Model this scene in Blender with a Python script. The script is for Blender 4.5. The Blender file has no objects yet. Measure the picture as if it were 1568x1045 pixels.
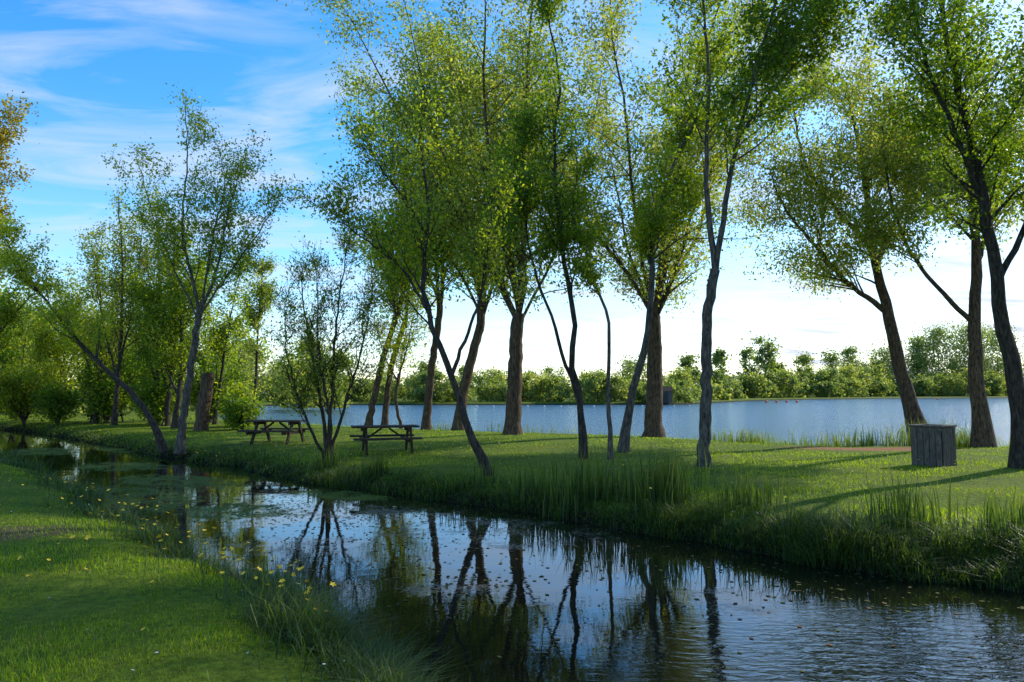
import bpy, math, numpy as np, time, bmesh
from mathutils import Vector
T0=time.time()
rng=np.random.default_rng(7)
scene=bpy.context.scene
scene.view_settings.view_transform='Standard'
scene.view_settings.look='None'
scene.view_settings.exposure=0

# ------------------------------------------------------------ helpers
class MB:
    def __init__(s): s.v=[];s.f=[];s.m=[];s.c=[];s.n=0;s.sm=[]
    def add(s,v,f,mat=0,col=None,smooth=False):
        v=np.asarray(v,dtype=np.float32).reshape(-1,3); f=np.asarray(f,dtype=np.int32)
        s.v.append(v); s.f.append(f+s.n); s.m.append(np.full(len(f),mat,np.int32)); s.sm.append(np.full(len(f),smooth,bool))
        if col is None: col=np.full(len(v),0.5,np.float32)
        s.c.append(np.asarray(col,dtype=np.float32)); s.n+=len(v)
    def build(s,name,mats,loc=(0,0,0)):
        me=bpy.data.meshes.new(name)
        V=np.concatenate(s.v); V=V-np.array(loc,dtype=np.float32)
        me.vertices.add(len(V)); me.vertices.foreach_set('co',V.ravel())
        tot=np.concatenate([np.full(len(f),f.shape[1],np.int32) for f in s.f])
        L=np.concatenate([f.ravel() for f in s.f])
        me.loops.add(len(L)); me.loops.foreach_set('vertex_index',L)
        st=np.concatenate([[0],np.cumsum(tot)[:-1]]).astype(np.int32)
        me.polygons.add(len(tot)); me.polygons.foreach_set('loop_start',st)
        try: me.polygons.foreach_set('loop_total',tot)
        except Exception: pass
        me.polygons.foreach_set('material_index',np.concatenate(s.m))
        me.polygons.foreach_set('use_smooth',np.concatenate(s.sm))
        a=me.attributes.new('tint','FLOAT','POINT'); a.data.foreach_set('value',np.concatenate(s.c))
        me.update(calc_edges=True)
        for m in mats: me.materials.append(m)
        o=bpy.data.objects.new(name,me); scene.collection.objects.link(o); o.location=loc
        return o

def norm(a): return a/(np.linalg.norm(a,axis=-1,keepdims=True)+1e-9)

def tube(mb,P,R,k=6,mat=0,cap=False,rough=0.0):
    P=np.asarray(P,float); R=np.asarray(R,float); n=len(P)
    Tn=np.gradient(P,axis=0); Tn=norm(Tn)
    ref=np.array([1.0,0,0]) if abs(Tn[0][0])<.8 else np.array([0,1.0,0])
    A=norm(np.cross(Tn,ref)); B=np.cross(Tn,A)
    th=np.arange(k)/k*2*np.pi
    rr=np.ones((n,k))
    if rough: rr=1+rough*(.7*rng.normal(size=(1,k))+.5*rng.normal(size=(n,k)))
    V=P[:,None,:]+R[:,None,None]*rr[:,:,None]*(np.cos(th)[None,:,None]*A[:,None,:]+np.sin(th)[None,:,None]*B[:,None,:])
    V=V.reshape(-1,3)
    i=np.arange(n-1)[:,None]*k; j=np.arange(k)[None,:]; j2=(j+1)%k
    F=np.stack([i+j,i+j2,i+k+j2,i+k+j],-1).reshape(-1,4)
    mb.add(V,F,mat,smooth=True)
    if cap:
        c=np.vstack([V[-k:],P[-1:]+Tn[-1:]*0.01]); 
        mb.add(c,np.array([[a,(a+1)%k,k] for a in range(k)]),mat)

def leaves(mb,P,size,mat=1,tint=None,asp=.5,droop=0.0):
    n=len(P); a=rng.normal(size=(n,3)); a[:,2]-=droop; a=norm(a); b=norm(np.cross(a,rng.normal(size=(n,3))))
    s=(size*rng.uniform(.6,1.35,n))[:,None]
    V=np.stack([P-a*s*.5,P+b*s*asp*.5-a*s*.05,P+a*s*.5,P-b*s*asp*.5-a*s*.05],1).reshape(-1,3)
    F=np.arange(4*n).reshape(n,4)
    if tint is None: tint=rng.uniform(0,1,n)
    mb.add(V,F,mat,np.repeat(tint,4))

def smooth_path(pts,n=14,jit=0.0):
    P=np.asarray(pts,float)
    if len(P)==2: P=np.vstack([P[0],P.mean(0),P[1]])
    d=np.r_[0,np.cumsum(np.linalg.norm(np.diff(P,axis=0),axis=1))]
    Q=np.vstack([2*P[0]-P[1],P,2*P[-1]-P[-2]])
    out=[]
    for t in np.linspace(0,d[-1],n):
        i=min(np.searchsorted(d,t,side='right')-1,len(P)-2); u=(t-d[i])/(d[i+1]-d[i]+1e-9)
        p0,p1,p2,p3=Q[i],Q[i+1],Q[i+2],Q[i+3]
        out.append(.5*((2*p1)+(-p0+p2)*u+(2*p0-5*p1+4*p2-p3)*u*u+(-p0+3*p1-3*p2+p3)*u**3))
    out=np.array(out)
    if jit: out[1:-1]+=rng.normal(size=(n-2,3))*jit*np.array([1,1,.3])
    return out

def wander(p,d,L,n,up,jit):
    pts=[p]; d=norm(d)
    for i in range(n-1):
        d=norm(d+np.array([0,0,up])+rng.normal(size=3)*jit); p=p+d*L/(n-1); pts.append(p)
    return np.array(pts)

def side_branches(path,rad,cnt,t0,t1,ang,L,up,jit,npt=6,lenfall=.55,rscale=.42):
    res=[]; n=len(path)
    for t in np.sort(rng.uniform(t0,t1,cnt)):
        f=t*(n-1); i=min(int(f),n-2); u=f-i
        p=path[i]*(1-u)+path[i+1]*u; r=(rad[i]*(1-u)+rad[i+1]*u)*rscale
        tg=norm(path[i+1]-path[i]); q=rng.normal(size=3); q=norm(q-tg*np.dot(q,tg))
        if q[2]<-.3: q[2]*=-.3; q=norm(q)
        an=math.radians(rng.uniform(*ang)); d=tg*math.cos(an)+q*math.sin(an)
        ll=L*(1-lenfall*t)*rng.uniform(.5,1.35)
        w=wander(p,d,ll,npt,up,jit); res.append((w,np.linspace(min(max(r,.005),.045),.003,npt)))
    return res

def make_tree(name,base,stems,nleaf,lsize,mleaf,mbark,n1=11,L1=1.8,n2=5,L2=.8,ang=(30,60),up=.12,puff=.1,limbs=None,gz=.42,droop=0.0,asp=.5,jit=.018,shift=0.0):
    mb=MB(); B=np.array([base[0],base[1],gz]); segs=[]
    todo=[]
    for pts,r0,r1,t0 in stems:
        P=smooth_path(np.array(pts,float)+B,22,jit)
        if pts[0][2]<=0.01:
            P[0,2]-=.25
        R=r0+(r1-r0)*np.linspace(0,1,22)**.8
        if pts[0][2]<=0.01: R[0]*=1.45;R[1]*=1.15
        tube(mb,P,R,11,rough=.06)
        if t0<1: todo.append((P,R,t0))
    if limbs:
        for (org,n,H,tilt,r) in limbs:
            o=np.array(org,float)+B; a0=rng.uniform(0,6.28)
            for k in range(n):
                az=a0+k*6.283/n+rng.uniform(-.4,.4); ti=math.radians(rng.uniform(*tilt))
                d=np.array([math.sin(ti)*math.cos(az),math.sin(ti)*math.sin(az),math.cos(ti)])
                h=H*rng.uniform(.7,1.1)
                P=wander(o-np.array([0,0,rng.uniform(0,.6)]),d,h,14,.045,.09); R=r*rng.uniform(.6,1.1)*(1-np.linspace(0,1,14))**.8+.008
                tube(mb,P,R,6); todo.append((P,R,.04))
    for P,R,t0 in todo:
        for (w,r) in side_branches(P,R,n1,t0,1,ang,L1,up,.16,7,.45):
            tube(mb,w,r,4); 
            segs.append(w[2:])
            for (w2,r2) in side_branches(w,r,n2,.2,1,(25,75),L2,up*.6-droop*.12,.18,4):
                tube(mb,w2,r2,3); segs.append(w2)
        segs.append(P[-6:])
    A=np.concatenate([s[:-1] for s in segs]); Bq=np.concatenate([s[1:] for s in segs])
    w=np.linalg.norm(Bq-A,axis=1)*np.concatenate([np.full(len(s)-1,rng.uniform(.25,1.4)) for s in segs]); w/=w.sum()
    idx=rng.choice(len(A),nleaf,p=w); u=rng.uniform(0,1,(nleaf,1))
    Pl=A[idx]*(1-u)+Bq[idx]*u+rng.normal(size=(nleaf,3))*puff
    segt=rng.uniform(-.25,.25,len(A))
    tint=np.clip(rng.normal(.5,.2,nleaf)+segt[idx]+shift,0,1)
    leaves(mb,Pl,np.full(nleaf,lsize),1,tint,asp,droop)
    return mb.build(name,[mbark,mleaf],(base[0],base[1],gz))

# ------------------------------------------------------------ materials
def newmat(name):
    m=bpy.data.materials.new(name); m.use_nodes=True; nt=m.node_tree
    for n in list(nt.nodes): nt.nodes.remove(n)
    out=nt.nodes.new('ShaderNodeOutputMaterial'); return m,nt,out
def ramp(nt,stops):
    r=nt.nodes.new('ShaderNodeValToRGB'); e=r.color_ramp.elements
    while len(e)<len(stops): e.new(.5)
    for i,(p,c) in enumerate(stops): e[i].position=p; e[i].color=(*c,1)
    return r
def leaf_mat(name,stops,trans=.55,rough=.5,spec=.35,tm=(4.6,3.9,.9)):
    m,nt,out=newmat(name); L=nt.links
    a=nt.nodes.new('ShaderNodeAttribute'); a.attribute_name='tint'
    r=ramp(nt,stops); L.new(a.outputs['Fac'],r.inputs[0])
    p=nt.nodes.new('ShaderNodeBsdfPrincipled'); p.inputs['Roughness'].default_value=rough; p.inputs['Specular IOR Level'].default_value=spec
    L.new(r.outputs[0],p.inputs['Base Color'])
    t=nt.nodes.new('ShaderNodeBsdfTranslucent')
    mx=nt.nodes.new('ShaderNodeMix'); mx.data_type='RGBA'; mx.blend_type='MULTIPLY'; mx.inputs[0].default_value=1
    L.new(r.outputs[0],mx.inputs[6]); mx.inputs[7].default_value=(*tm,1); L.new(mx.outputs[2],t.inputs['Color'])
    s=nt.nodes.new('ShaderNodeMixShader'); s.inputs[0].default_value=trans
    L.new(p.outputs[0],s.inputs[1]); L.new(t.outputs[0],s.inputs[2]); L.new(s.outputs[0],out.inputs[0])
    return m
def bark_mat(name,c1,c2,scale=6,zs=.25,bump=.9):
    m,nt,out=newmat(name); L=nt.links
    tc=nt.nodes.new('ShaderNodeTexCoord'); mp=nt.nodes.new('ShaderNodeMapping'); mp.inputs['Scale'].default_value=(1,1,zs)
    L.new(tc.outputs['Object'],mp.inputs[0])
    n=nt.nodes.new('ShaderNodeTexNoise'); n.inputs['Scale'].default_value=scale*3; n.inputs['Detail'].default_value=8; n.inputs['Roughness'].default_value=.7
    L.new(mp.outputs[0],n.inputs[0])
    r=ramp(nt,[(.36,c1),(.5,tuple(.45*(a+b) for a,b in zip(c1,c2))),(.64,c2)]); L.new(n.outputs[0],r.inputs[0])
    p=nt.nodes.new('ShaderNodeBsdfPrincipled'); p.inputs['Roughness'].default_value=.92; p.inputs['Specular IOR Level'].default_value=.2
    L.new(r.outputs[0],p.inputs['Base Color'])
    b=nt.nodes.new('ShaderNodeBump'); b.inputs['Strength'].default_value=bump; b.inputs['Distance'].default_value=.07
    L.new(n.outputs[0],b.inputs['Height']); L.new(b.outputs[0],p.inputs['Normal']); L.new(p.outputs[0],out.inputs[0])
    return m
M_leafA=leaf_mat('leaf_poplar',[(0,(.03,.065,.01)),(.45,(.085,.14,.017)),(.8,(.14,.19,.022)),(1,(.19,.21,.03))])
M_leafB=leaf_mat('leaf_willow',[(0,(.045,.08,.02)),(.45,(.115,.16,.04)),(.8,(.17,.20,.05)),(1,(.22,.22,.08))],tm=(4.0,3.5,1.1))
M_leafC=leaf_mat('leaf_dark',[(0,(.025,.055,.01)),(.5,(.06,.115,.015)),(1,(.12,.17,.02))])
M_leafO=leaf_mat('leaf_golden',[(0,(.10,.09,.012)),(.5,(.19,.17,.02)),(1,(.25,.21,.03))],tm=(2.9,2.6,.8))
M_leafY=leaf_mat('leaf_fresh',[(0,(.05,.09,.012)),(.5,(.13,.18,.02)),(1,(.19,.21,.025))],tm=(3.8,3.4,.8))
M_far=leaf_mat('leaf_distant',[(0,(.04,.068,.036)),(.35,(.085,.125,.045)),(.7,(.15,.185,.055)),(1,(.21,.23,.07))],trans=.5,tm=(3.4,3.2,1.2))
M_barkD=bark_mat('bark_dark',(.018,.014,.011),(.10,.08,.065))
M_barkG=bark_mat('bark_grey',(.03,.026,.022),(.18,.155,.13))
M_barkR=bark_mat('bark_brown',(.03,.02,.013),(.19,.125,.08))
M_grass=leaf_mat('grass_blades',[(0,(.035,.075,.008)),(.4,(.11,.175,.012)),(.8,(.18,.25,.02)),(.93,(.22,.24,.04)),(1,(.28,.24,.09))],trans=.5,tm=(3.3,3.0,.6))
M_tall=leaf_mat('bank_grass_blades',[(0,(.012,.025,.008)),(.35,(.035,.07,.014)),(.75,(.085,.13,.022)),(.93,(.14,.14,.05)),(1,(.24,.19,.11))],trans=.4,tm=(3.0,2.8,.9))

# ------------------------------------------------------------ water outlines
creek=np.array([(-80,64),(-55,54),(-35,43.5),(-25.4,36.5),(-18.1,29.5),(-11.9,23.2),(-8.8,20.6),(-6.7,18.6),(-5.1,16.6),(-3.15,15),(-1.84,13.9),(-.53,13.1),(.51,12.1),(1.4,11.2),(2.12,10.3),(2.8,9.7),(3.43,9.1),(3.95,8.5),(4.6,8.1),(5.5,7.6),(9,6.2),(14,4.2),(30,0),(80,-8),
 (80,-16),(30,-9),(12,-4),(6,-1.2),(3,1.0),(1,2.7),(0,3.9),(-.87,5.0),(-1.12,5.4),(-1.5,6.0),(-2.05,6.7),(-2.55,7.2),(-3.4,8.1),(-4.55,9.3),(-5.7,10.5),(-7.5,12.6),(-9.6,15),(-11.9,17.4),(-16,21.4),(-25,27.5),(-50,39),(-80,52)],float)
lake=np.array([(-21,47),(-15,42),(-8,36.5),(-2,32.5),(4,29.2),(8,26.2),(10.5,24.3),(13,23.4),(18,23.6),(30,27),(60,30),(150,36),(400,60),(420,240),(300,262),(190,252),(130,225),(90,198),(62,170),(48,148),(34,124),(24,117),(0,114),(-25,113),(-38,108),(-36,90),(-28,65)],float)
def nz(x,y,f,s):
    return (np.sin(x*f+s)+np.sin(y*f*1.13+s*2.1)+np.sin((x+y)*f*.71+s*.7)+np.sin((x-1.7*y)*f*.53+1.9*s))/4
def sdist(P,poly,edge=0.0):
    P=np.asarray(P,float)
    if edge:
        P=P+edge*np.stack([nz(P[:,0],P[:,1],1.9,1.)+.5*nz(P[:,0],P[:,1],5.3,3.),nz(P[:,0],P[:,1],2.1,4.)+.5*nz(P[:,0],P[:,1],5.9,6.)],1)
    d=np.full(len(P),1e18); ins=np.zeros(len(P),bool)
    for i in range(len(poly)):
        a=poly[i-1]; b=poly[i]; ab=b-a
        t=np.clip(((P-a)@ab)/(ab@ab),0,1); q=P-(a+t[:,None]*ab); d=np.minimum(d,(q**2).sum(1))
        c=((a[1]>P[:,1])!=(b[1]>P[:,1])); 
        if b[1]!=a[1]:
            xi=a[0]+(P[:,1]-a[1])*(b[0]-a[0])/(b[1]-a[1]); ins^=c&(P[:,0]<xi)
    d=np.sqrt(d); return np.where(ins,-d,d)
def ground(P):
    dc=sdist(P,creek,.32); dl=sdist(P,lake,.6); 
    x,y=P[:,0],P[:,1]
    def prof(d,k): return np.where(d>0,1-np.exp(-np.maximum(d,0)/k),0)
    h=.45+.05*nz(x,y,.35,2.)+.025*nz(x,y,1.7,5.)
    z=h*prof(dc,.5)*prof(dl,.8)
    zi=-.7*(1-np.exp(np.minimum(dc,dl)/.5))
    z=np.where((dc<0)|(dl<0),zi,z)
    far=np.clip((np.hypot(x,y)-300)/1500,0,1); z=z+np.where(np.minimum(dc,dl)>0,far*4,0)
    return z,dc,dl

# ------------------------------------------------------------ terrain sheet
N=600; t=np.linspace(-1,1,N); Bc=6.4; Ac=2500/math.sinh(Bc)
xs=Ac*np.sinh(Bc*t)-1.0; ys=Ac*np.sinh(Bc*t)+11
X,Y=np.meshgrid(xs,ys); P2=np.stack([X.ravel(),Y.ravel()],1)
Z,DC,DL=ground(P2)
i=np.arange(N-1)[:,None]*N; j=np.arange(N-1)[None,:]
F=np.stack([i+j,i+j+1,i+j+1+N,i+j+N],-1).reshape(-1,4)
m,nt,out=newmat('meadow_ground'); L=nt.links
geo=nt.nodes.new('ShaderNodeNewGeometry')
def noise(sc,det=6,rough=.6,vec=None,dist=0):
    n=nt.nodes.new('ShaderNodeTexNoise'); n.inputs['Scale'].default_value=sc; n.inputs['Detail'].default_value=det; n.inputs['Roughness'].default_value=rough; n.inputs['Distortion'].default_value=dist
    nt.links.new(vec if vec else geo.outputs['Position'],n.inputs['Vector']); return n
def math_(op,a,b=None,clamp=False):
    n=nt.nodes.new('ShaderNodeMath'); n.operation=op; n.use_clamp=clamp
    for k,v in enumerate((a,b)):
        if v is None: continue
        if isinstance(v,(int,float)): n.inputs[k].default_value=v
        else: nt.links.new(v,n.inputs[k])
    return n.outputs[0]
def mixc(f,a,b,bt='MIX'):
    n=nt.nodes.new('ShaderNodeMix'); n.data_type='RGBA'; n.blend_type=bt
    for k,v in ((0,f),(6,a),(7,b)):
        if isinstance(v,(int,float)): n.inputs[k].default_value=v
        elif isinstance(v,tuple): n.inputs[k].default_value=(*v,1)
        else: nt.links.new(v,n.inputs[k])
    return n.outputs[2]
def ellipse(cx,cy,rx,ry,rot=0):
    mp=nt.nodes.new('ShaderNodeMapping'); mp.vector_type='TEXTURE'
    mp.inputs['Location'].default_value=(cx,cy,0); mp.inputs['Rotation'].default_value=(0,0,rot); mp.inputs['Scale'].default_value=(rx,ry,1000)
    nt.links.new(geo.outputs['Position'],mp.inputs[0])
    ln=nt.nodes.new('ShaderNodeVectorMath'); ln.operation='LENGTH'; nt.links.new(mp.outputs[0],ln.inputs[0])
    return math_('SUBTRACT',1,ln.outputs['Value'],True)
n1=noise(.8); n2=noise(14,8,.7)
r1=ramp(nt,[(.3,(.06,.10,.01)),(.5,(.11,.165,.014)),(.72,(.16,.18,.025))]); L.new(n1.outputs[0],r1.inputs[0])
r2=ramp(nt,[(.3,(.35,.35,.35)),(.7,(1.4,1.35,1.2))]); L.new(n2.outputs[0],r2.inputs[0])
c=mixc(1.0,r1.outputs[0],r2.outputs[0],'MULTIPLY')
sx=nt.nodes.new('ShaderNodeSeparateXYZ'); L.new(geo.outputs['Position'],sx.inputs[0])
mud=math_('MULTIPLY',math_('SUBTRACT',.28,sx.outputs[2]),6,True)
c=mixc(mud,c,(.016,.013,.008))
def patch(c,cx,cy,rx,ry,rot,col):
    e=ellipse(cx,cy,rx,ry,rot); f=math_('MULTIPLY',math_('SUBTRACT',math_('ADD',e,math_('MULTIPLY',n2.outputs[0],.6)),.5),4,True)
    return mixc(f,c,col)
c=patch(c,10.9,21.0,3.6,1.2,-.1,(.28,.13,.06))
c=patch(c,-6.2,8.2,1.4,.8,.6,(.08,.065,.035))
p=nt.nodes.new('ShaderNodeBsdfPrincipled'); p.inputs['Roughness'].default_value=.95; p.inputs['Specular IOR Level'].default_value=.1
L.new(c,p.inputs['Base Color']); b=nt.nodes.new('ShaderNodeBump'); b.inputs['Strength'].default_value=.7; b.inputs['Distance'].default_value=.05
L.new(n2.outputs[0],b.inputs['Height']); L.new(b.outputs[0],p.inputs['Normal']); L.new(p.outputs[0],out.inputs[0])
M_ground=m
mb=MB(); mb.add(np.column_stack([P2,Z]),F,0,smooth=True); mb.build('ground',[M_ground])

# ------------------------------------------------------------ water
m,nt,out=newmat('creek_water_surface'); L=nt.links
geo=nt.nodes.new('ShaderNodeNewGeometry')
mp=nt.nodes.new('ShaderNodeMapping'); mp.inputs['Rotation'].default_value=(0,0,.35); mp.inputs['Scale'].default_value=(.5,1.5,1); L.new(geo.outputs['Position'],mp.inputs[0])
w1=noise(9,3,.5,mp.outputs[0],.6); w2=noise(1.1,2,.5)
rip=ellipse(3.6,4.6,3.2,2.8,0); amp=math_('ADD',math_('MULTIPLY',rip,2.6),.05)
hgt=math_('ADD',math_('MULTIPLY',math_('MULTIPLY',w1.outputs[0],amp),.008),math_('MULTIPLY',w2.outputs[0],.004))
b=nt.nodes.new('ShaderNodeBump'); b.inputs['Strength'].default_value=1; b.inputs['Distance'].default_value=1.0; L.new(hgt,b.inputs['Height'])
pw=nt.nodes.new('ShaderNodeBsdfPrincipled'); pw.inputs['Base Color'].default_value=(.007,.008,.005,1); pw.inputs['Roughness'].default_value=.01; pw.inputs['IOR'].default_value=1.6
L.new(b.outputs[0],pw.inputs['Normal'])
s1=noise(1.6,6,.65,None,.8); s2=noise(17,6,.8)
def algae(reg,th,gain=12):
    rg=math_('MULTIPLY',math_('MINIMUM',math_('MULTIPLY',reg,2.2),1.0),.36)
    return math_('MULTIPLY',math_('SUBTRACT',math_('ADD',math_('ADD',math_('MULTIPLY',s1.outputs[0],1.1),math_('MULTIPLY',s2.outputs[0],1.3)),rg),th),gain,True)
regs=None
for e in [(-7.8,14.2,3.4,1.6,-.7),(-8.0,16.6,3.0,1.4,-.6),(-11.3,20.0,2.4,1.4,-.6),(-3.7,14.6,1.9,.8,-.5),(-5.0,12.6,1.8,1.2,-.3),(-14.5,26,3,1.2,-.7),(-17,25,3,1.5,-.7)]:
    q=ellipse(*e); regs=q if regs is None else math_('MAXIMUM',regs,q)
f1=algae(regs,1.47)
q2=math_('MAXIMUM',ellipse(-.3,10.8,3.0,1.8,-.4),math_('MAXIMUM',ellipse(-.7,7.7,.8,.6,.2),math_('MAXIMUM',ellipse(2.3,7.2,1.2,.7,.2),math_('MAXIMUM',ellipse(-2.4,12.4,3.0,1.3,-.4),ellipse(-3.0,9.8,1.6,1.1,0)))))
f2=math_('MULTIPLY',algae(q2,1.58),.6)
pa=nt.nodes.new('ShaderNodeBsdfPrincipled'); pa.inputs['Roughness'].default_value=.85; pa.inputs['Specular IOR Level'].default_value=.08
ra=ramp(nt,[(.38,(.04,.06,.012)),(.52,(.09,.125,.02)),(.66,(.17,.17,.05))]); L.new(s2.outputs[0],ra.inputs[0]); L.new(ra.outputs[0],pa.inputs['Base Color'])
pb=nt.nodes.new('ShaderNodeBsdfPrincipled'); pb.inputs['Roughness'].default_value=.5; pb.inputs['Base Color'].default_value=(.17,.14,.11,1)
m1=nt.nodes.new('ShaderNodeMixShader'); L.new(f1,m1.inputs[0]); L.new(pw.outputs[0],m1.inputs[1]); L.new(pa.outputs[0],m1.inputs[2])
m2=nt.nodes.new('ShaderNodeMixShader'); L.new(f2,m2.inputs[0]); L.new(m1.outputs[0],m2.inputs[1]); L.new(pb.outputs[0],m2.inputs[2])
L.new(m2.outputs[0],out.inputs[0]); M_creek=m

m,nt,out=newmat('lake_water_surface'); L=nt.links
geo=nt.nodes.new('ShaderNodeNewGeometry')
mp=nt.nodes.new('ShaderNodeMapping'); mp.inputs['Scale'].default_value=(.6,1.3,1); L.new(geo.outputs['Position'],mp.inputs[0])
w1=noise(2.2,6,.6,mp.outputs[0])
b=nt.nodes.new('ShaderNodeBump'); b.inputs['Strength'].default_value=1; b.inputs['Distance'].default_value=.2; L.new(w1.outputs[0],b.inputs['Height'])
pw=nt.nodes.new('ShaderNodeBsdfPrincipled'); pw.inputs['Base Color'].default_value=(.06,.16,.25,1); pw.inputs['Roughness'].default_value=.12; pw.inputs['IOR'].default_value=1.33
L.new(b.outputs[0],pw.inputs['Normal']); L.new(pw.outputs[0],out.inputs[0]); M_lake=m
def poly_obj(name,pts,z,mat):
    me=bpy.data.meshes.new(name); me.from_pydata([(x,y,z) for x,y in pts],[],[list(range(len(pts)))]); me.materials.append(mat)
    o=bpy.data.objects.new(name,me); scene.collection.objects.link(o)
    bm=bmesh.new(); bm.from_mesh(me); bmesh.ops.triangulate(bm,faces=bm.faces[:]); bmesh.ops.recalc_face_normals(bm,faces=bm.faces[:])
    if bm.faces[0].normal.z<0: bmesh.ops.reverse_faces(bm,faces=bm.faces[:])
    bm.to_mesh(me); bm.free(); return o
div=[(100,13),(14,15),(8,17.5),(2,21),(-6,27),(-14,33),(-24,42),(-45,56),(-100,75)]
poly_obj('creek_water',div+[(-100,-40),(100,-40)],0,M_creek)
poly_obj('lake_water',div[:-2]+[(-45,56),(-50,130),(20,135),(60,200),(180,280),(440,290),(440,14)],0,M_lake)

# ------------------------------------------------------------ grass
def polar(n,r0,r1,a=.86):
    r=np.exp(rng.uniform(math.log(r0),math.log(r1),n)); th=rng.uniform(-a,a,n)
    return np.stack([r*np.sin(th),r*np.cos(th)],1)
def blades(name,P,z,H,W,mat,bend,tint,seg=2):
    n=len(P); az=rng.uniform(0,6.283,n); d=np.stack([np.cos(az),np.sin(az),0*az],1); side=np.stack([-np.sin(az+rng.uniform(-.6,.6,n)),np.cos(az),0*az],1)
    B=np.column_stack([P,z-.02]); H=H[:,None]; W=W[:,None]*.5; bn=(bend*rng.uniform(.2,1.3,n))[:,None]
    mid=B+np.array([0,0,1])*H*.55+d*H*bn*.3; tip=B+np.array([0,0,1])*H*(1-.25*bn)+d*H*bn
    mb=MB()
    if seg==2:
        V=np.stack([B-side*W,B+side*W,mid-side*W*.8,mid+side*W*.8,tip],1).reshape(-1,3); k=np.arange(n)[:,None]*5
        tt=np.stack([tint*.35,tint*.35,tint*.85,tint*.85,np.clip(tint+.08,0,1)],1).ravel()  # occlusion shade painted into the blade colour: dark base, lighter tip
        F=np.concatenate([k+np.array([[0,1,3]]),k+np.array([[0,3,2]]),k+np.array([[2,3,4]])]); mb.add(V,F,0,tt)
    else:
        V=np.stack([B-side*W,B+side*W,tip],1).reshape(-1,3); F=np.arange(3*n).reshape(n,3); mb.add(V,F,0,np.stack([tint*.6,tint*.6,tint],1).ravel())  # same painted shade: base vertices tinted darker than the tip
    return mb.build(name,[mat])
P=polar(420000,2.2,60); z,dc,dl=ground(P); x,y=P[:,0],P[:,1]
dirt=np.exp(-(((x-10.9)/2.8)**2+((y-21.0)/.9)**2)*1.0); worn=np.exp(-(((x+6.2)/1.4)**2+((y-8.2)/.8)**2))*.6
k=(dc>.05)&(dl>.05)&(rng.uniform(0,1,len(P))>dirt)&(rng.uniform(0,1,len(P))>worn)
P=P[k];z=z[k];dc=dc[k];dl=dl[k]; r=np.hypot(P[:,0],P[:,1])
cl=nz(P[:,0],P[:,1],2.3,1.)+nz(P[:,0],P[:,1],.6,4.)+.6*nz(P[:,0],P[:,1],6.3,2.)
H=(.04+.028*cl.clip(-1,1)+.03*rng.uniform(0,1,len(P))).clip(.02,.2)
lk=np.exp(-(dl.clip(0,50)/.9)**2)*(nz(P[:,0],P[:,1],1.3,2.)+.45).clip(0,2); H=H+lk*rng.uniform(.1,.5,len(P))
W=.005+.0011*r
tint=np.clip(rng.normal(.42,.2,len(P))+.2*cl,0,1)
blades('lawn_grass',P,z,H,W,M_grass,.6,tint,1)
P=polar(900000,2.6,48); dq=sdist(P,creek); P=P[(dq>-.5)&(dq<2.2)]; z,dc,dl=ground(P)
farb=((P[:,1]-(12.2-P[:,0]*.9))>0)|(P[:,0]>3)
wid=np.where(farb,.75,.42)*(1+.4*nz(P[:,0],P[:,1],.9,2.))
k=(dc>-.06)&(rng.uniform(0,1,len(P))<np.exp(-(dc.clip(0,9)/wid)**2))&(dl>.3)
P=P[k];z=z[k];dc=dc[k];farb=farb[k];r=np.hypot(P[:,0],P[:,1]); cl=nz(P[:,0],P[:,1],3.1,1.)+nz(P[:,0],P[:,1],1.1,4.)+.8*nz(P[:,0],P[:,1],8.3,2.)
near=np.clip((P[:,0]-1)/4,0,1)
H=np.where(farb,.11+.11*near,.19)*(1+.95*cl.clip(-1.0,1.7)).clip(.2,2.6)*rng.uniform(.3,1.6,len(P))*np.exp(-(dc.clip(0,9)/1.2)**2)+.04
W=.005+.0007*r
dry=(nz(P[:,0],P[:,1],2.7,7.)>.45)*rng.uniform(0,.5,len(P))
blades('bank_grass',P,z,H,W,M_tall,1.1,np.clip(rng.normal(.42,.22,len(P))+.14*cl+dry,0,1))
print('grass',len(P),time.time()-T0)
def reeds(name,spots,mat,wid=.016,bend=.25):
    Ps=[];Hs=[]
    for (cx,cy,rx,ry,n,h) in spots:
        q=rng.normal(size=(n,2))*np.array([rx,ry])+np.array([cx,cy]); Ps.append(q); Hs.append(h*rng.uniform(.4,1.15,n))
    P=np.concatenate(Ps);H=np.concatenate(Hs); z,dc,dl=ground(P); k=(dc>-.25)&(dl>-.6); P=P[k];H=H[k];z=np.maximum(z[k],-.05)
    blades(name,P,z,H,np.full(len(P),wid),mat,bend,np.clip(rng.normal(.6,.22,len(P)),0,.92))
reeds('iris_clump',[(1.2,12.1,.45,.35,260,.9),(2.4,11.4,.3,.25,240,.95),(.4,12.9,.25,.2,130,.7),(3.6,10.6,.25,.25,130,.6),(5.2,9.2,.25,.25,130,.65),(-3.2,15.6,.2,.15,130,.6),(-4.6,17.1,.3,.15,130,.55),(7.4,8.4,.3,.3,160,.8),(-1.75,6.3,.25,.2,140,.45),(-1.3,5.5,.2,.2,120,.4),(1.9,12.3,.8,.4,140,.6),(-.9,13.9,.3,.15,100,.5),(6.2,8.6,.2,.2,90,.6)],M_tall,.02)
M_reed=leaf_mat('reed_blades',[(0,(.05,.09,.02)),(.5,(.11,.16,.03)),(1,(.22,.24,.08))],trans=.4,tm=(2.6,2.4,.9))
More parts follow.
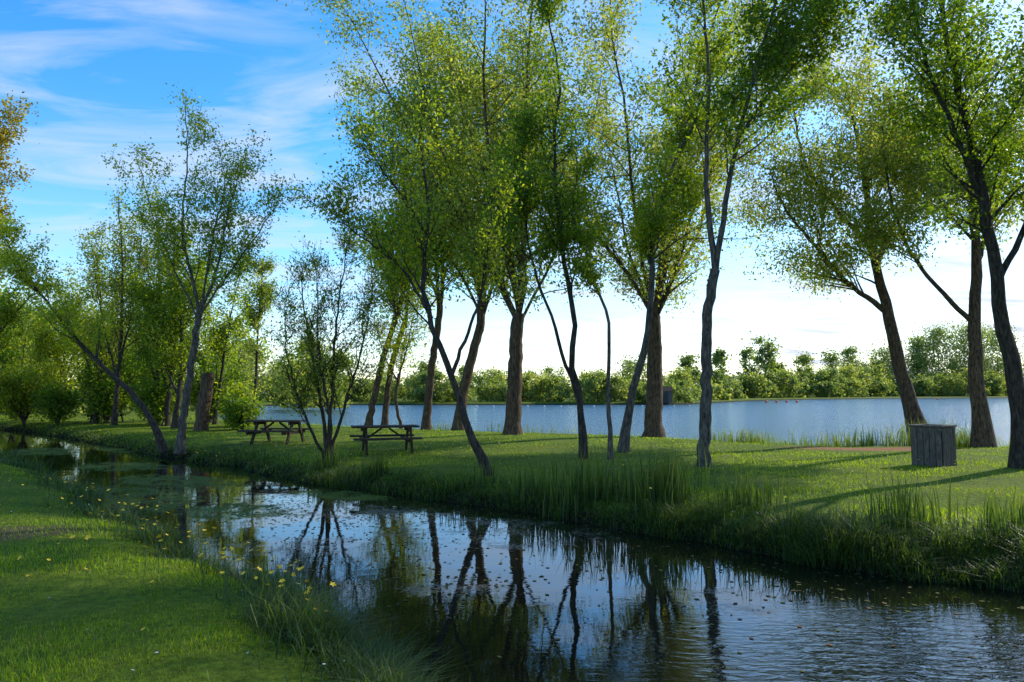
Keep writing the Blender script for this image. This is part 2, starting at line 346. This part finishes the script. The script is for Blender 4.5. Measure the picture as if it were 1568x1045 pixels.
reeds('lakeside_reeds',[(11.6,23.8,.9,.35,260,.8),(14,23.2,.6,.3,520,1.2),(12.8,23.4,1.2,.3,350,.9),(15.6,23.5,.5,.25,260,1.0),(17.5,23.6,1.5,.3,400,.8),(20,24,1.5,.3,350,.9),(8.6,25.5,.7,.4,420,.7),(7.6,26.4,.5,.3,160,.5),(4.0,28.9,.7,.3,160,.6),(1,30.5,1.2,.3,200,.6),(-3,33,1.0,.3,140,.6),(24,25.4,2,.4,400,1.0)],M_reed,.025,.4)

def simple_mat(name,c,rough=.6):
    m,nt,out=newmat(name); p=nt.nodes.new('ShaderNodeBsdfPrincipled')
    n=nt.nodes.new('ShaderNodeTexNoise'); n.inputs['Scale'].default_value=30
    r=ramp(nt,[(.3,tuple(a*.75 for a in c)),(.7,tuple(min(a*1.15,1) for a in c))]); nt.links.new(n.outputs[0],r.inputs[0]); nt.links.new(r.outputs[0],p.inputs['Base Color'])
    p.inputs['Roughness'].default_value=rough; nt.links.new(p.outputs[0],out.inputs[0]); return m
M_yel=simple_mat('petal_yellow',(.85,.55,.02)); M_wht=simple_mat('petal_white',(.75,.75,.7)); M_stem=simple_mat('flower_stem',(.05,.1,.02))
def flowers(name,P,hr,sz,mat):
    z,dc,dl=ground(P); k=(dc>.03)&(dl>.05); P=P[k]; z=z[k]; mb=MB()
    for (x,y),zz in zip(P,z):
        h=rng.uniform(*hr); s=sz*rng.uniform(.7,1.2); top=np.array([x+rng.normal()*.04,y+rng.normal()*.04,zz+h])
        tube(mb,[np.array([x,y,zz-.02]),(np.array([x,y,zz])+top)/2+.01,top],[.0025]*3,3,1)
        a=np.arange(10)/10*6.283; rr=np.where(np.arange(10)%2==0,s,s*.55); tl=rng.normal(size=2)*.35
        ring=np.stack([np.cos(a)*rr,np.sin(a)*rr,(np.cos(a)*tl[0]+np.sin(a)*tl[1])*rr+s*.35],1)+top
        V=np.vstack([ring,top]); mb.add(V,np.array([[q,(q+1)%10,10] for q in range(10)]),0)
    mb.build(name,[mat,M_stem])
q=np.concatenate([rng.normal(size=(60,2))*[.4,.4]+[-1.95,5.9],rng.normal(size=(80,2))*[.8,.7]+[-4.3,8.5],rng.normal(size=(40,2))*[.8,.8]+[-6.8,11],rng.normal(size=(30,2))*[.6,.6]+[-2.9,6.9],rng.normal(size=(30,2))*[2,1.2]+[4.5,11]])
flowers('yellow_wildflowers',q,(.3,.5),.024,M_yel)
q=np.concatenate([rng.normal(size=(380,2))*[2.6,1.1]+[-6,20.5],rng.normal(size=(260,2))*[3.5,2.5]+[3,19],rng.uniform(size=(30,2))*[4,6]+[-6,4]]); flowers('buttercups',q,(.08,.17),.022,M_yel)
q=np.concatenate([polar(260,3,30,.75)]); flowers('white_daisies',q,(.06,.10),.012,M_wht)
def floaters():
    pts=[]
    for cx,cy,rx,ry,n in [(-5.5,13.2,2,1.2,1300),(-3,12.5,1.8,.8,600),(-1,11.3,2,.9,500),(2.5,8.2,2.2,1,200),(4,7.4,1.2,.6,130),(-2.3,9.5,1.3,1,250),(-.6,7.8,.4,.3,90),(-8,16,2,1,1200),(0,8.5,2.5,2,120)]:
        pts.append(rng.normal(size=(n,2))*[rx,ry]+[cx,cy])
    P=np.concatenate(pts); dc=sdist(P,creek,.32); P=P[dc<-.05]; n=len(P); a=rng.uniform(0,6.283,n); s=rng.uniform(.01,.04,n)
    u=np.stack([np.cos(a),np.sin(a),0*a],1)*s[:,None]; v=np.stack([-np.sin(a),np.cos(a),0*a],1)*s[:,None]*.65; C=np.column_stack([P,np.full(n,.005)])
    V=np.stack([C-u,C-v,C+u,C+v],1).reshape(-1,3); mb=MB(); mb.add(V,np.arange(4*n).reshape(n,4),0,np.repeat(rng.uniform(0,1,n),4))
    m=leaf_mat('floating_leaf',[(0,(.05,.04,.02)),(.4,(.08,.09,.03)),(.7,(.09,.12,.03)),(1,(.16,.09,.05))],trans=.05,spec=.1,rough=.9)
    mb.build('floating_leaves',[m])
floaters()

# ------------------------------------------------------------ near and middle trees
make_tree('alder_tree',(4.42,15.9),[([(0,0,0),(.08,0,1.7),(.15,.05,3.2),(.38,.05,4.6)],.15,.115,1),
 ([(.38,.05,4.6),(.26,.1,6.3),(.3,.2,7.8),(.38,.2,9.6),(.2,.1,11.8),(.3,0,13.5)],.08,.015,.25),
 ([(.38,.05,4.6),(.56,-.1,5.8),(.84,-.3,7.5),(1.2,-.4,8.9),(1.75,-.5,10.8),(2.2,-.5,12.8)],.08,.015,.25),
 ([(.9,-.3,7.7),(1.7,-.2,8.8),(2.7,0,9.9),(3.8,.1,11.2)],.045,.012,.1)],25000,.11,M_leafC,M_barkG,n1=26,L1=2.5,n2=7,L2=1.1,puff=.16)
make_tree('alder_tree',(3.15,19.7),[([(0,0,0),(.43,0,2.1),(.8,0,3.6),(.96,.1,5.5),(1.1,.2,6.8),(1.65,.2,8.5),(2.3,.2,9.8),(3,.3,12)],.14,.02,.42)],12000,.11,M_leafA,M_barkG,n1=26,L1=2.4,puff=.16)
make_tree('alder_tree',(1.85,17.8),[([(0,0,0),(-.08,0,1.4),(-.3,0,2.55),(-.2,0,3.4),(-.4,.1,4.8),(-.6,.1,6.3),(-.73,.1,8.2),(-.56,.2,10.2),(-.9,.2,12.2)],.10,.02,.3),
 ([(-.12,0,1.5),(-.25,.1,1.9),(-.53,.1,2.7),(-.8,.2,3.7),(-1.24,.2,4.9),(-1.5,.3,6.3),(-1.6,.3,8.4)],.06,.012,.4)],17000,.105,M_leafC,M_barkD,n1=30,L1=2.0,n2=6,L2=.9,puff=.15)
make_tree('young_alder_tree',(2.5,17.5),[([(0,0,0),(-.03,0,1.7),(0,0,3.35),(-.12,0,4.0),(-.45,0,4.7),(-.6,0,5.4),(-.87,0,6.2),(-.8,.1,7.9)],.065,.015,.5)],4500,.1,M_leafA,M_barkG,n1=18,L1=1.2)
make_tree('leaning_alder_tree',(-.42,14.6),[([(0,0,0),(-.42,0,.73),(-.7,0,1.57),(-.88,0,2.05),(-1.16,0,2.8),(-1.4,0,3.5),(-1.5,.1,4.5),(-1.4,.1,5.9),(-1.6,.1,7.3),(-1.4,.2,8.6)],.095,.012,.36),
 ([(-.88,0,2.05),(-.5,.2,3.1),(-.28,.3,3.9),(-.14,.4,4.9),(0,.4,6.2)],.045,.01,.3),
 ([(-1.3,0,3.3),(-1.9,-.1,4.3),(-2.6,-.2,4.9),(-3.2,-.3,5.35),(-3.5,-.3,5.9)],.04,.008,.3),
 ([(-1.45,.1,5.2),(-2,.1,6.0),(-2.5,0,6.7),(-2.9,0,7.6)],.035,.008,.15)],9000,.085,M_leafA,M_barkD,n1=24,L1=1.5,n2=6,L2=.8,puff=.14)
make_tree('elder_shrub',(-4.75,17.8),[([(0,0,0),(-.2,.1,1.2),(-.6,.2,3),(-.9,.2,5)],.06,.01,.25),([(0,.05,0),(.1,-.1,1.5),(.2,-.2,3.5),(.4,0,5.7)],.06,.01,.25),
 ([(.05,0,0),(.3,.2,1.2),(.8,.3,3),(1.0,.4,4.6)],.05,.01,.2),([(-.05,0,0),(-.5,-.2,1.0),(-1.0,-.3,2.6),(-1.1,-.3,3.8)],.045,.01,.2),([(0,-.05,0),(.1,-.4,1.1),(-.1,-.7,2.9),(-.2,-.7,4.8)],.05,.01,.2)],8500,.075,M_leafA,M_barkD,n1=30,L1=1.2,n2=10,L2=.7,ang=(20,50))
def poplar(base,tr,r,limb,n,tilt,nl,mat,bark=M_barkR,ls=.14,name='poplar_tree',n1=22,L1=3.5,r2=.095,puff=.3,gz=.42,shift=0.):
    top=tr[-1]
    make_tree(name,base,[([(0,0,0)]+tr,r,r*.72,1)],nl,ls,mat,bark,n1=n1,L1=L1,n2=5,L2=1.5,ang=(28,75),limbs=[(top,n,limb,tilt,r2)],puff=puff,gz=gz,shift=shift,up=.05,droop=.4)
poplar((.03,27.3),[(.08,0,2.2),(.13,0,4),(.26,0,4.9)],.33,14.5,9,(5,34),54000,M_leafB)
poplar((5.62,27.3),[(.08,0,2.7),(.08,0,4.8)],.38,14.0,9,(4,32),54000,M_leafB,shift=.08)
poplar((-2.45,31),[(.3,0,2),(.98,0,4.7),(1.07,0,5.6)],.26,13.5,8,(6,28),40000,M_leafA,ls=.15)
poplar((-4.0,32),[(.18,0,2.6),(.5,0,4.7),(.6,0,5.8)],.22,12.0,6,(6,24),25000,M_leafA,ls=.15,L1=2.8)
poplar((-7.15,34),[(.55,0,2.7),(1.37,0,5.6)],.18,6.0,4,(10,34),9000,M_leafY,ls=.15,r2=.07,L1=2.0,puff=.2)
poplar((-6.4,34.3),[(.33,0,2.9),(1.07,0,5.5)],.17,7.0,4,(10,34),10000,M_leafA,ls=.15,r2=.07,L1=2.0,puff=.2)
poplar((-5.2,32.5),[(-.3,0,1.2),(-.2,0,2.6)],.08,3.5,3,(10,30),3000,M_leafY,ls=.13,r2=.04,L1=1.1,name='sapling_tree',puff=.15)
make_tree('willow_tree',(14.9,25),[([(0,0,0),(-.3,0,1.1),(-.77,0,3),(-1.05,0,4.7),(-1.5,0,6.8),(-1.7,.1,9.9),(-2.2,.2,13.5)],.32,.03,.4),
 ([(-1.05,0,4.6),(-1.6,0,5.1),(-2.4,-.1,5.6),(-3.6,-.2,6.9),(-4.8,-.3,8.4),(-5.4,-.3,10)],.11,.02,.15),
 ([(-1.4,0,6.4),(-.6,.3,7.8),(.2,.5,9.5),(.6,.8,12)],.10,.02,.1),([(-1.5,0,7),(-2.6,.6,8.8),(-3.6,.9,10.8),(-4,1,14.5)],.10,.02,.1)],48000,.12,M_leafB,M_barkR,n1=27,L1=3.7,n2=7,L2=1.7,up=.01,droop=.8,puff=.26)
make_tree('willow_tree',(15.25,22.3),[([(0,0,0),(-.1,0,2.1),(-.06,0,4.3),(.1,0,6.4),(.1,.1,9.2),(-.1,.2,13)],.28,.04,.42),
 ([(-.1,0,4.0),(-.7,0,4.6),(-1.5,0,5.5),(-2.3,-.1,6.7),(-2.8,-.2,8.4),(-3,-.3,10.5)],.09,.02,.3),([(.1,0,6),(.9,.3,7.6),(1.6,.4,9.5),(2.1,.6,12)],.10,.02,.1)],36000,.12,M_leafB,M_barkR,n1=26,L1=3.3,n2=7,L2=1.6,up=.02,droop=.8,puff=.24)
make_tree('alder_tree',(11.35,15.4),[([(0,0,0),(0,0,1.7),(-.25,0,3.5),(-.4,0,5),(-.6,0,6.7),(-.9,0,8.3),(-1.3,0,11),(-1.3,0,13)],.20,.02,.4),
 ([(-.3,0,4.2),(.5,.1,5.6),(1.2,0,7.5),(1.6,0,10.5)],.08,.02,.2),([(-.5,0,6.),(-1.3,-.3,7.6),(-2.0,-.4,9.4),(-2.4,-.5,11.8)],.07,.02,.15)],26000,.11,M_leafC,M_barkD,n1=26,L1=2.8,n2=7,L2=1.2,puff=.18)
for (bx,by,h,nl) in [(10.2,8.6,7,13000),(13.2,9.8,9,15000)]:
    poplar((bx,by),[(.1,0,2.0),(-.1,.1,3.6)],.22,h,7,(10,42),nl,M_leafC,M_barkD,.13,'riverside_alder_tree',n1=16,L1=2.4,r2=.08,puff=.18)

# ------------------------------------------------------------ left side trees
make_tree('birch_tree',(-10.7,22.2),[([(0,0,0),(.2,0,2),(.48,0,4.3)],.13,.095,1),
 ([(.48,0,4.3),(.1,0,5.8),(-.2,0,7.2),(-.1,0,9.3),(-.3,.1,11.4)],.065,.01,.1),([(.48,0,4.3),(.95,.1,5.8),(1.25,.1,7.6),(1.8,.1,9.6)],.06,.01,.1),
 ([(.48,0,4.2),(1.5,-.2,5.6),(2.5,-.3,7.0),(3.1,-.3,7.9)],.04,.01,.2),([(.45,0,4.1),(-.6,.2,6),(-1.4,.3,7.8),(-1.8,.3,9.2)],.04,.01,.25),([(.5,0,4.3),(.6,.4,6.5),(.9,.6,8.8),(.6,.6,10.2)],.045,.01,.2)],15000,.1,M_leafY,M_barkG,n1=20,L1=1.8,n2=6,L2=.9,puff=.15)
make_tree('leaning_birch_tree',(-11.4,22.6),[([(0,0,0),(-.8,0,1.3),(-1.76,0,2.25),(-2.8,0,3.2),(-3.9,0,4.5),(-5,0,5.8),(-5.7,0,7)],.115,.02,.4)],5500,.1,M_leafY,M_barkD,n1=24,L1=1.7,puff=.14)
make_tree('slim_birch_tree',(-16.6,44),[([(0,0,0),(.1,0,3.4),(.2,0,6.7),(.4,0,10)],.13,.02,.35)],6500,.17,M_leafB,M_barkD,n1=30,L1=2.2,puff=.2)
make_tree('slim_birch_tree',(-15.6,36),[([(0,0,0),(.3,0,2.6),(.55,0,5),(1.1,0,7.8)],.11,.015,.4)],5000,.14,M_leafA,M_barkD,n1=24,L1=2.0,puff=.18)
for (bx,by,h,nl,mt,rr) in [(-17.4,34.5,9,14000,M_leafC,.16),(-18.6,35.5,11.5,11000,M_leafB,.17),(-20.3,35,12,6000,M_leafB,.13),(-16.2,33,8,11000,M_leafA,.15),(-22.5,37,9,12000,M_leafY,.15)]:
    make_tree('woodland_tree',(bx,by),[([(0,0,0),(.15,0,h*.25),(.1,.1,h*.6),(-.3,.1,h)],rr,.02,.2),([(.1,0,h*.2),(-.9,.2,h*.45),(-1.7,.2,h*.8)],rr*.45,.012,.15),([(.1,0,h*.25),(.9,-.3,h*.5),(1.3,-.4,h*.85)],rr*.45,.012,.15)],nl,.14,mt,M_barkD,n1=22,L1=2.4,puff=.2)
make_tree('golden_poplar_tree',(-31.0,37),[([(0,0,0),(.3,0,6),(.2,0,12),(.4,0,19)],.3,.03,.2),([(.2,0,4),(1.4,0,8),(2.0,0,12),(2.4,0,17)],.14,.02,.2)],18000,.19,M_leafO,M_barkR,n1=34,L1=2.6,n2=6,L2=1.2,puff=.24)
make_tree('woodland_tree',(-26.8,33),[([(0,0,0),(.3,0,3),(.9,0,6),(1.4,0,9.5)],.2,.03,.2),([(.2,0,2),(1.8,0,4.4),(3.4,0,6.5)],.1,.02,.2)],9000,.15,M_leafY,M_barkD,n1=26,L1=2.2,puff=.2)
def bush(name,base,R,h,nl,mat,ls=.12,gz=.42):
    st=[]
    for k in range(8):
        a=k/8*6.283+rng.uniform(-.3,.3); q=rng.uniform(.3,1)
        st.append(([(0,0,0),(math.cos(a)*R*.3*q,math.sin(a)*R*.3*q,h*.35),(math.cos(a)*R*.8*q,math.sin(a)*R*.8*q,h*rng.uniform(.5,.95))],.045,.01,.05))
    make_tree(name,base,st,nl,ls,mat,M_barkD,n1=12,L1=R*.6,n2=5,L2=R*.3,ang=(30,85),puff=.22,gz=gz)
for (bx,by,R,h,nl,mt) in [(-24,41,3.4,7,12000,M_leafY),(-28,42,3.4,8,13000,M_leafY),(-32,44,3.8,9,13000,M_leafY),(-20.5,39,2.8,6.0,10000,M_leafC),(-16.5,37.5,2.2,4.5,7000,M_leafC),(-22,37.2,2.2,3.5,7500,M_leafC),(-27,38,2.5,3.2,9000,M_leafY),(-13.6,34,1.2,2.2,3500,M_leafY),(-12.4,31.5,1.0,1.3,2400,M_leafC),(-18.0,35,1.6,2.8,5000,M_leafC),(-36,46,4,9,12000,M_leafC),(-24.5,37,1.6,2,4000,M_leafC),(-30,38.5,2.4,4.0,8000,M_leafC)]:
    bush('hazel_bush',(bx,by),R,h,nl,mt,.16)
mb=MB(); P=smooth_path([(-14.0,31,.1),(-13.98,31,1.2),(-13.85,31,2.3),(-13.8,31.02,3.0)],12,.02); R=np.array([.42,.33,.30,.29,.29,.30,.28,.29,.27,.28,.29,.27])
tube(mb,P,R,14,0,True,.05); mb.build('cut_tree_trunk',[M_barkR],(-14,31,.42))

# ------------------------------------------------------------ distant trees
def mass(name,specs,mat=M_far,ls=.5,per=1300,ref=60.):
    mb=MB()
    for (x,y,h,w,sh) in specs:
        tube(mb,[(x,y,.2),(x+rng.normal()*.2,y,h*.4),(x,y,h*.8)],[.012*h,.01*h,.05],5,0)
        sc=(h*w/ref)**.8
        nb=max(14,int(22*sc)); pr=int(per*sc)
        pts=[];tn=[]
        for k in range(nb):
            f=rng.uniform(.03,.93); rr=w*.5*math.sqrt(max(.06,1-(abs(f-.35)/.65)**2)); a=rng.uniform(0,6.283); q=rng.uniform(.1,.95)
            c=np.array([x+math.cos(a)*rr*q,y+math.sin(a)*rr*q,.4+h*f]); s=rng.uniform(.08,.24)*math.sqrt(h*w)*.8
            n=int(pr/nb); v=rng.normal(size=(n,3))*np.array([1,1,.9])*s*.68
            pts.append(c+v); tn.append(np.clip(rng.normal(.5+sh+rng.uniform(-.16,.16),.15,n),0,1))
        P=np.concatenate(pts); P[:,2]=np.maximum(P[:,2],.4); leaves(mb,P,np.full(len(P),ls),1,np.concatenate(tn),.8)
    return mb.build(name,[M_barkD,mat])
sp=[]
for x in np.arange(-60,30,2.6): sp.append((x+rng.normal(),118+rng.uniform(0,7),rng.uniform(2.8,5.4),rng.uniform(5,9),rng.uniform(-.15,.4)))
for x in np.arange(-60,38,7.0): sp.append((x+rng.normal()*2,131+rng.uniform(0,14),rng.uniform(5,8.5),rng.uniform(6,10),rng.uniform(-.2,.3)))
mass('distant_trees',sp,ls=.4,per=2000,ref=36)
sp=[]
for (x0,y0,x1,y1,n,h0,h1) in [(36,132,64,176,12,3.5,7.5),(64,176,130,232,18,4,10.5),(130,232,195,258,13,6,13),(195,258,330,275,16,9,16)]:
    for f in np.linspace(0,1,n): sp.append((x0+(x1-x0)*f+rng.normal()*2,y0+(y1-y0)*f+rng.uniform(0,14)+10,rng.uniform(h0,h1),rng.uniform(8,14),rng.uniform(-.2,.35)))
for (x,y,h,w) in [(75,202,19,8),(67,196,15,5),(118,252,17,8),(150,272,20,15),(165,278,25,16),(178,285,29,20),(195,290,32,22),(210,295,30,22),(142,267,15,11),(55,180,13,5),(135,272,20,12),(105,245,15,9),(40,152,10,6),(88,228,12,8)]:
    sp.append((x,y,h,w,rng.uniform(-.15,.1)))
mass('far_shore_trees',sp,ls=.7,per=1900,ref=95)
sp=[]
for x in np.arange(-95,-22,4.0): sp.append((x+rng.normal()*1.5,75+(x+60)*.1+rng.uniform(-8,12),rng.uniform(6,9.5) if x>-48 else rng.uniform(11,15),rng.uniform(7,10),rng.uniform(0,.4)))
for x in np.arange(-40,-18,2.6): sp.append((x,66+rng.uniform(-4,25)+(x+18)*-.4,rng.uniform(3,6.5),rng.uniform(4,7),rng.uniform(.1,.4)))
for x in np.arange(-60,-33,3.5): sp.append((x,52-(x+33)*.25+rng.uniform(-1,6),rng.uniform(8,11.5),rng.uniform(6,8),rng.uniform(0,.35)))
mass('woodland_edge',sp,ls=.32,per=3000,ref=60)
sp=[]
for a in np.arange(-52,60,2.0):
    r_=rng.uniform(330,380); sp.append((math.sin(math.radians(a))*r_,math.cos(math.radians(a))*r_,rng.uniform(6,11),rng.uniform(18,26),rng.uniform(-.2,0)))
mass('horizon_woodland',sp,ls=1.4,per=1000,ref=200)

# ------------------------------------------------------------ built objects
def wood(name,c1,c2):
    return bark_mat(name,c1,c2,scale=8,zs=.3,bump=.25)
M_wood=wood('weathered_wood',(.03,.022,.016),(.08,.06,.045)); M_binw=wood('grey_boards',(.06,.052,.044),(.16,.14,.12)); M_dark=simple_mat('bin_liner',(.015,.015,.015))
def box(mb,c,s,rot=None,mat=0,bev=.006):
    hx,hy,hz=[q/2 for q in s]; b=min(bev,hx*.4,hy*.4,hz*.4)
    bm=bmesh.new(); bmesh.ops.create_cube(bm,size=1); bmesh.ops.scale(bm,vec=s,verts=bm.verts)
    bmesh.ops.bevel(bm,geom=bm.edges[:],offset=b,segments=1,affect='EDGES')
    V=np.array([v.co[:] for v in bm.verts]); 
    if rot is not None:
        ax,an=rot; c_,s_=math.cos(an),math.sin(an)
        Rm={'x':[[1,0,0],[0,c_,-s_],[0,s_,c_]],'y':[[c_,0,s_],[0,1,0],[-s_,0,c_]],'z':[[c_,-s_,0],[s_,c_,0],[0,0,1]]}[ax]; V=V@np.array(Rm).T
    V=V+np.array(c)
    bm.verts.index_update()
    for k in (3,4):
        f=[[v.index for v in fc.verts] for fc in bm.faces if len(fc.verts)==k]
        if f: mb.add(V,np.array(f),mat)
    bm.free()
def picnic_table(x,y,rot,z):
    mb=MB()
    for k in range(5): box(mb,(0,(k-2)*.152,.745),(1.85,.14,.05))
    for sgn in (-1,1):
        for k in (0,1): box(mb,(0,sgn*(.66+.15*k),.445),(1.85,.14,.05))
    for ex in (-.62,.62):
        box(mb,(ex,0,.67),(.06,.72,.10)); box(mb,(ex,0,.37),(.06,1.62,.10))
        for sgn in (-1,1): box(mb,(ex+.064,sgn*.42,.36),(.06,.12,.84),('x',sgn*.50))
    for sgn in (-1,1): box(mb,(sgn*.36,0,.52),(.62,.09,.05),('y',sgn*.6))
    o=mb.build('picnic_table',[M_wood]); o.location=(x,y,z); o.rotation_euler=(0,0,rot)
picnic_table(-3.6,19.5,.3,.43); picnic_table(-7.95,23.2,-.15,.43); picnic_table(-23.2,39.2,.15,.43)
def bin_(x,y,rot,z):
    e=bpy.data.objects.new('wooden_litter_bin',None); scene.collection.objects.link(e); e.location=(x,y,z); e.rotation_euler=(0,0,rot)
    w=.68; h=.92
    mb=MB()
    for s in range(4):
        for k in range(5):
            o=(k-2)*(w-.03)/5; hh=h-rng.uniform(0,.012)
            wd=(w-.03)/5-.012
            if s==0: box(mb,(o,-w/2,hh/2),(wd,.028,hh))
            if s==1: box(mb,(o,w/2,hh/2),(wd,.028,hh))
            if s==2: box(mb,(-w/2,o,hh/2),(.028,wd,hh))
            if s==3: box(mb,(w/2,o,hh/2),(.028,wd,hh))
    a=mb.build('slats',[M_binw]); a.parent=e
    mb=MB()
    for s in (-1,1):
        box(mb,(0,s*(w/2-.02),h+.022),(w+.05,.10,.04)); box(mb,(s*(w/2-.02),0,h+.022),(.10,w-.145,.04))
    a=mb.build('top_rim',[M_binw]); a.parent=e
    mb=MB(); box(mb,(0,0,h*.47),(w-.08,w-.08,h*.9)); a=mb.build('liner',[M_dark]); a.parent=e
bin_(9.85,16.1,.62,.42)
mb=MB(); box(mb,(0,0,1.0),(2.2,2,2.0)); 
V=[(-1.3,-1.2,2.0),(1.3,-1.2,2.0),(1.3,1.2,2.0),(-1.3,1.2,2.0),(-1.3,0,2.8),(1.3,0,2.8)]
mb.add(V,[[0,1,5,4],[2,3,4,5]],1); mb.add(V,[[0,4,3],[1,2,5]],1); box(mb,(0,-1.02,.9),(.8,.06,1.7),None,2)
o=mb.build('lakeside_hut',[M_binw,M_wood,M_dark]); o.location=(25.8,116.0,.3)
M_buoy=simple_mat('buoy_orange',(.6,.15,.04)); M_buoyw=simple_mat('buoy_white',(.6,.6,.6))
def buoys(name,pts,r,mat):
    mb=MB()
    for (x,y) in pts:
        th=np.linspace(-1.2,1.45,7); P=np.stack([0*th+x,0*th+y,r*np.sin(th)*1.1+.1],1); tube(mb,P,r*np.cos(th)+.02,8,0,True)
    mb.build(name,[mat])
buoys('orange_buoys',[(52+q*2.2,140+q*.3) for q in range(4)]+[(118,190),(150,205),(153,205)],.3,M_buoy)
buoys('white_buoys',[(-5+q*2.4,96+q*.4) for q in range(16)],.12,M_buoyw)

# ------------------------------------------------------------ sky, sun, camera
az_=math.radians(54); el=math.radians(31)
SUN=np.array([math.sin(az_)*math.cos(el),math.cos(az_)*math.cos(el),math.sin(el)]); azi=az_
w=bpy.data.worlds.new("World"); scene.world=w; w.use_nodes=True; nt=w.node_tree; L=nt.links
bg=nt.nodes['Background']
sky=nt.nodes.new('ShaderNodeTexSky'); sky.sky_type='NISHITA'; sky.sun_disc=False; sky.sun_elevation=el; sky.sun_rotation=azi; sky.air_density=1.0; sky.dust_density=.3; sky.ozone_density=2.5
tc=nt.nodes.new('ShaderNodeTexCoord'); sp_=nt.nodes.new('ShaderNodeSeparateXYZ'); L.new(tc.outputs['Generated'],sp_.inputs[0])
def wm(op,a,b,cl=False):
    n=nt.nodes.new('ShaderNodeMath'); n.operation=op; n.use_clamp=cl
    for k,v in enumerate((a,b)):
        if isinstance(v,(int,float)): n.inputs[k].default_value=v
        else: L.new(v,n.inputs[k])
    return n.outputs[0]
zz=wm('ADD',wm('MAXIMUM',sp_.outputs[2],0),.12); cx=wm('DIVIDE',sp_.outputs[0],zz); cy=wm('DIVIDE',sp_.outputs[1],zz)
cb=nt.nodes.new('ShaderNodeCombineXYZ'); L.new(cx,cb.inputs[0]); L.new(cy,cb.inputs[1])
mp=nt.nodes.new('ShaderNodeMapping'); mp.inputs['Rotation'].default_value=(0,0,math.radians(-80)); mp.inputs['Scale'].default_value=(.55,1.5,1); L.new(cb.outputs[0],mp.inputs[0])
n=nt.nodes.new('ShaderNodeTexNoise'); n.inputs['Scale'].default_value=2.3; n.inputs['Detail'].default_value=9; n.inputs['Roughness'].default_value=.58; n.inputs['Distortion'].default_value=.9; L.new(mp.outputs[0],n.inputs[0])
rp=nt.nodes.new('ShaderNodeValToRGB'); rp.color_ramp.elements[0].position=.44; rp.color_ramp.elements[1].position=.74; L.new(n.outputs[0],rp.inputs[0])
hz=wm('MULTIPLY',wm('SUBTRACT',.36,sp_.outputs[2]),1.4,True)
side=wm('MULTIPLY',wm('ADD',sp_.outputs[0],.35),1.1,True)
cf=wm('ADD',wm('MULTIPLY',rp.outputs[0],.72),wm('MULTIPLY',hz,wm('ADD',side,.3)),True)
mx=nt.nodes.new('ShaderNodeMix'); mx.data_type='RGBA'; L.new(cf,mx.inputs[0])
hs=nt.nodes.new('ShaderNodeHueSaturation'); hs.inputs['Saturation'].default_value=1.38; hs.inputs['Value'].default_value=2.0; L.new(sky.outputs[0],hs.inputs['Color']); L.new(hs.outputs[0],mx.inputs[6]); mx.inputs[7].default_value=(5.4,5.9,6.7,1)
L.new(mx.outputs[2],bg.inputs[0]); bg.inputs[1].default_value=.15
sd=bpy.data.lights.new('sun','SUN'); sd.energy=5.0; sd.angle=math.radians(.6); sd.color=(1,.93,.78)
so=bpy.data.objects.new('sun',sd); scene.collection.objects.link(so); so.rotation_euler=Vector(SUN).to_track_quat('Z','Y').to_euler(); so.location=(30,10,30)
cd=bpy.data.cameras.new('camera'); cd.lens=24; cd.sensor_width=36; cd.clip_end=6000; cd.clip_start=.05
co=bpy.data.objects.new('camera',cd); scene.collection.objects.link(co); co.location=(0,0,2.15); co.rotation_euler=(math.radians(90+4.27),0,0)
scene.camera=co
print('done',time.time()-T0)
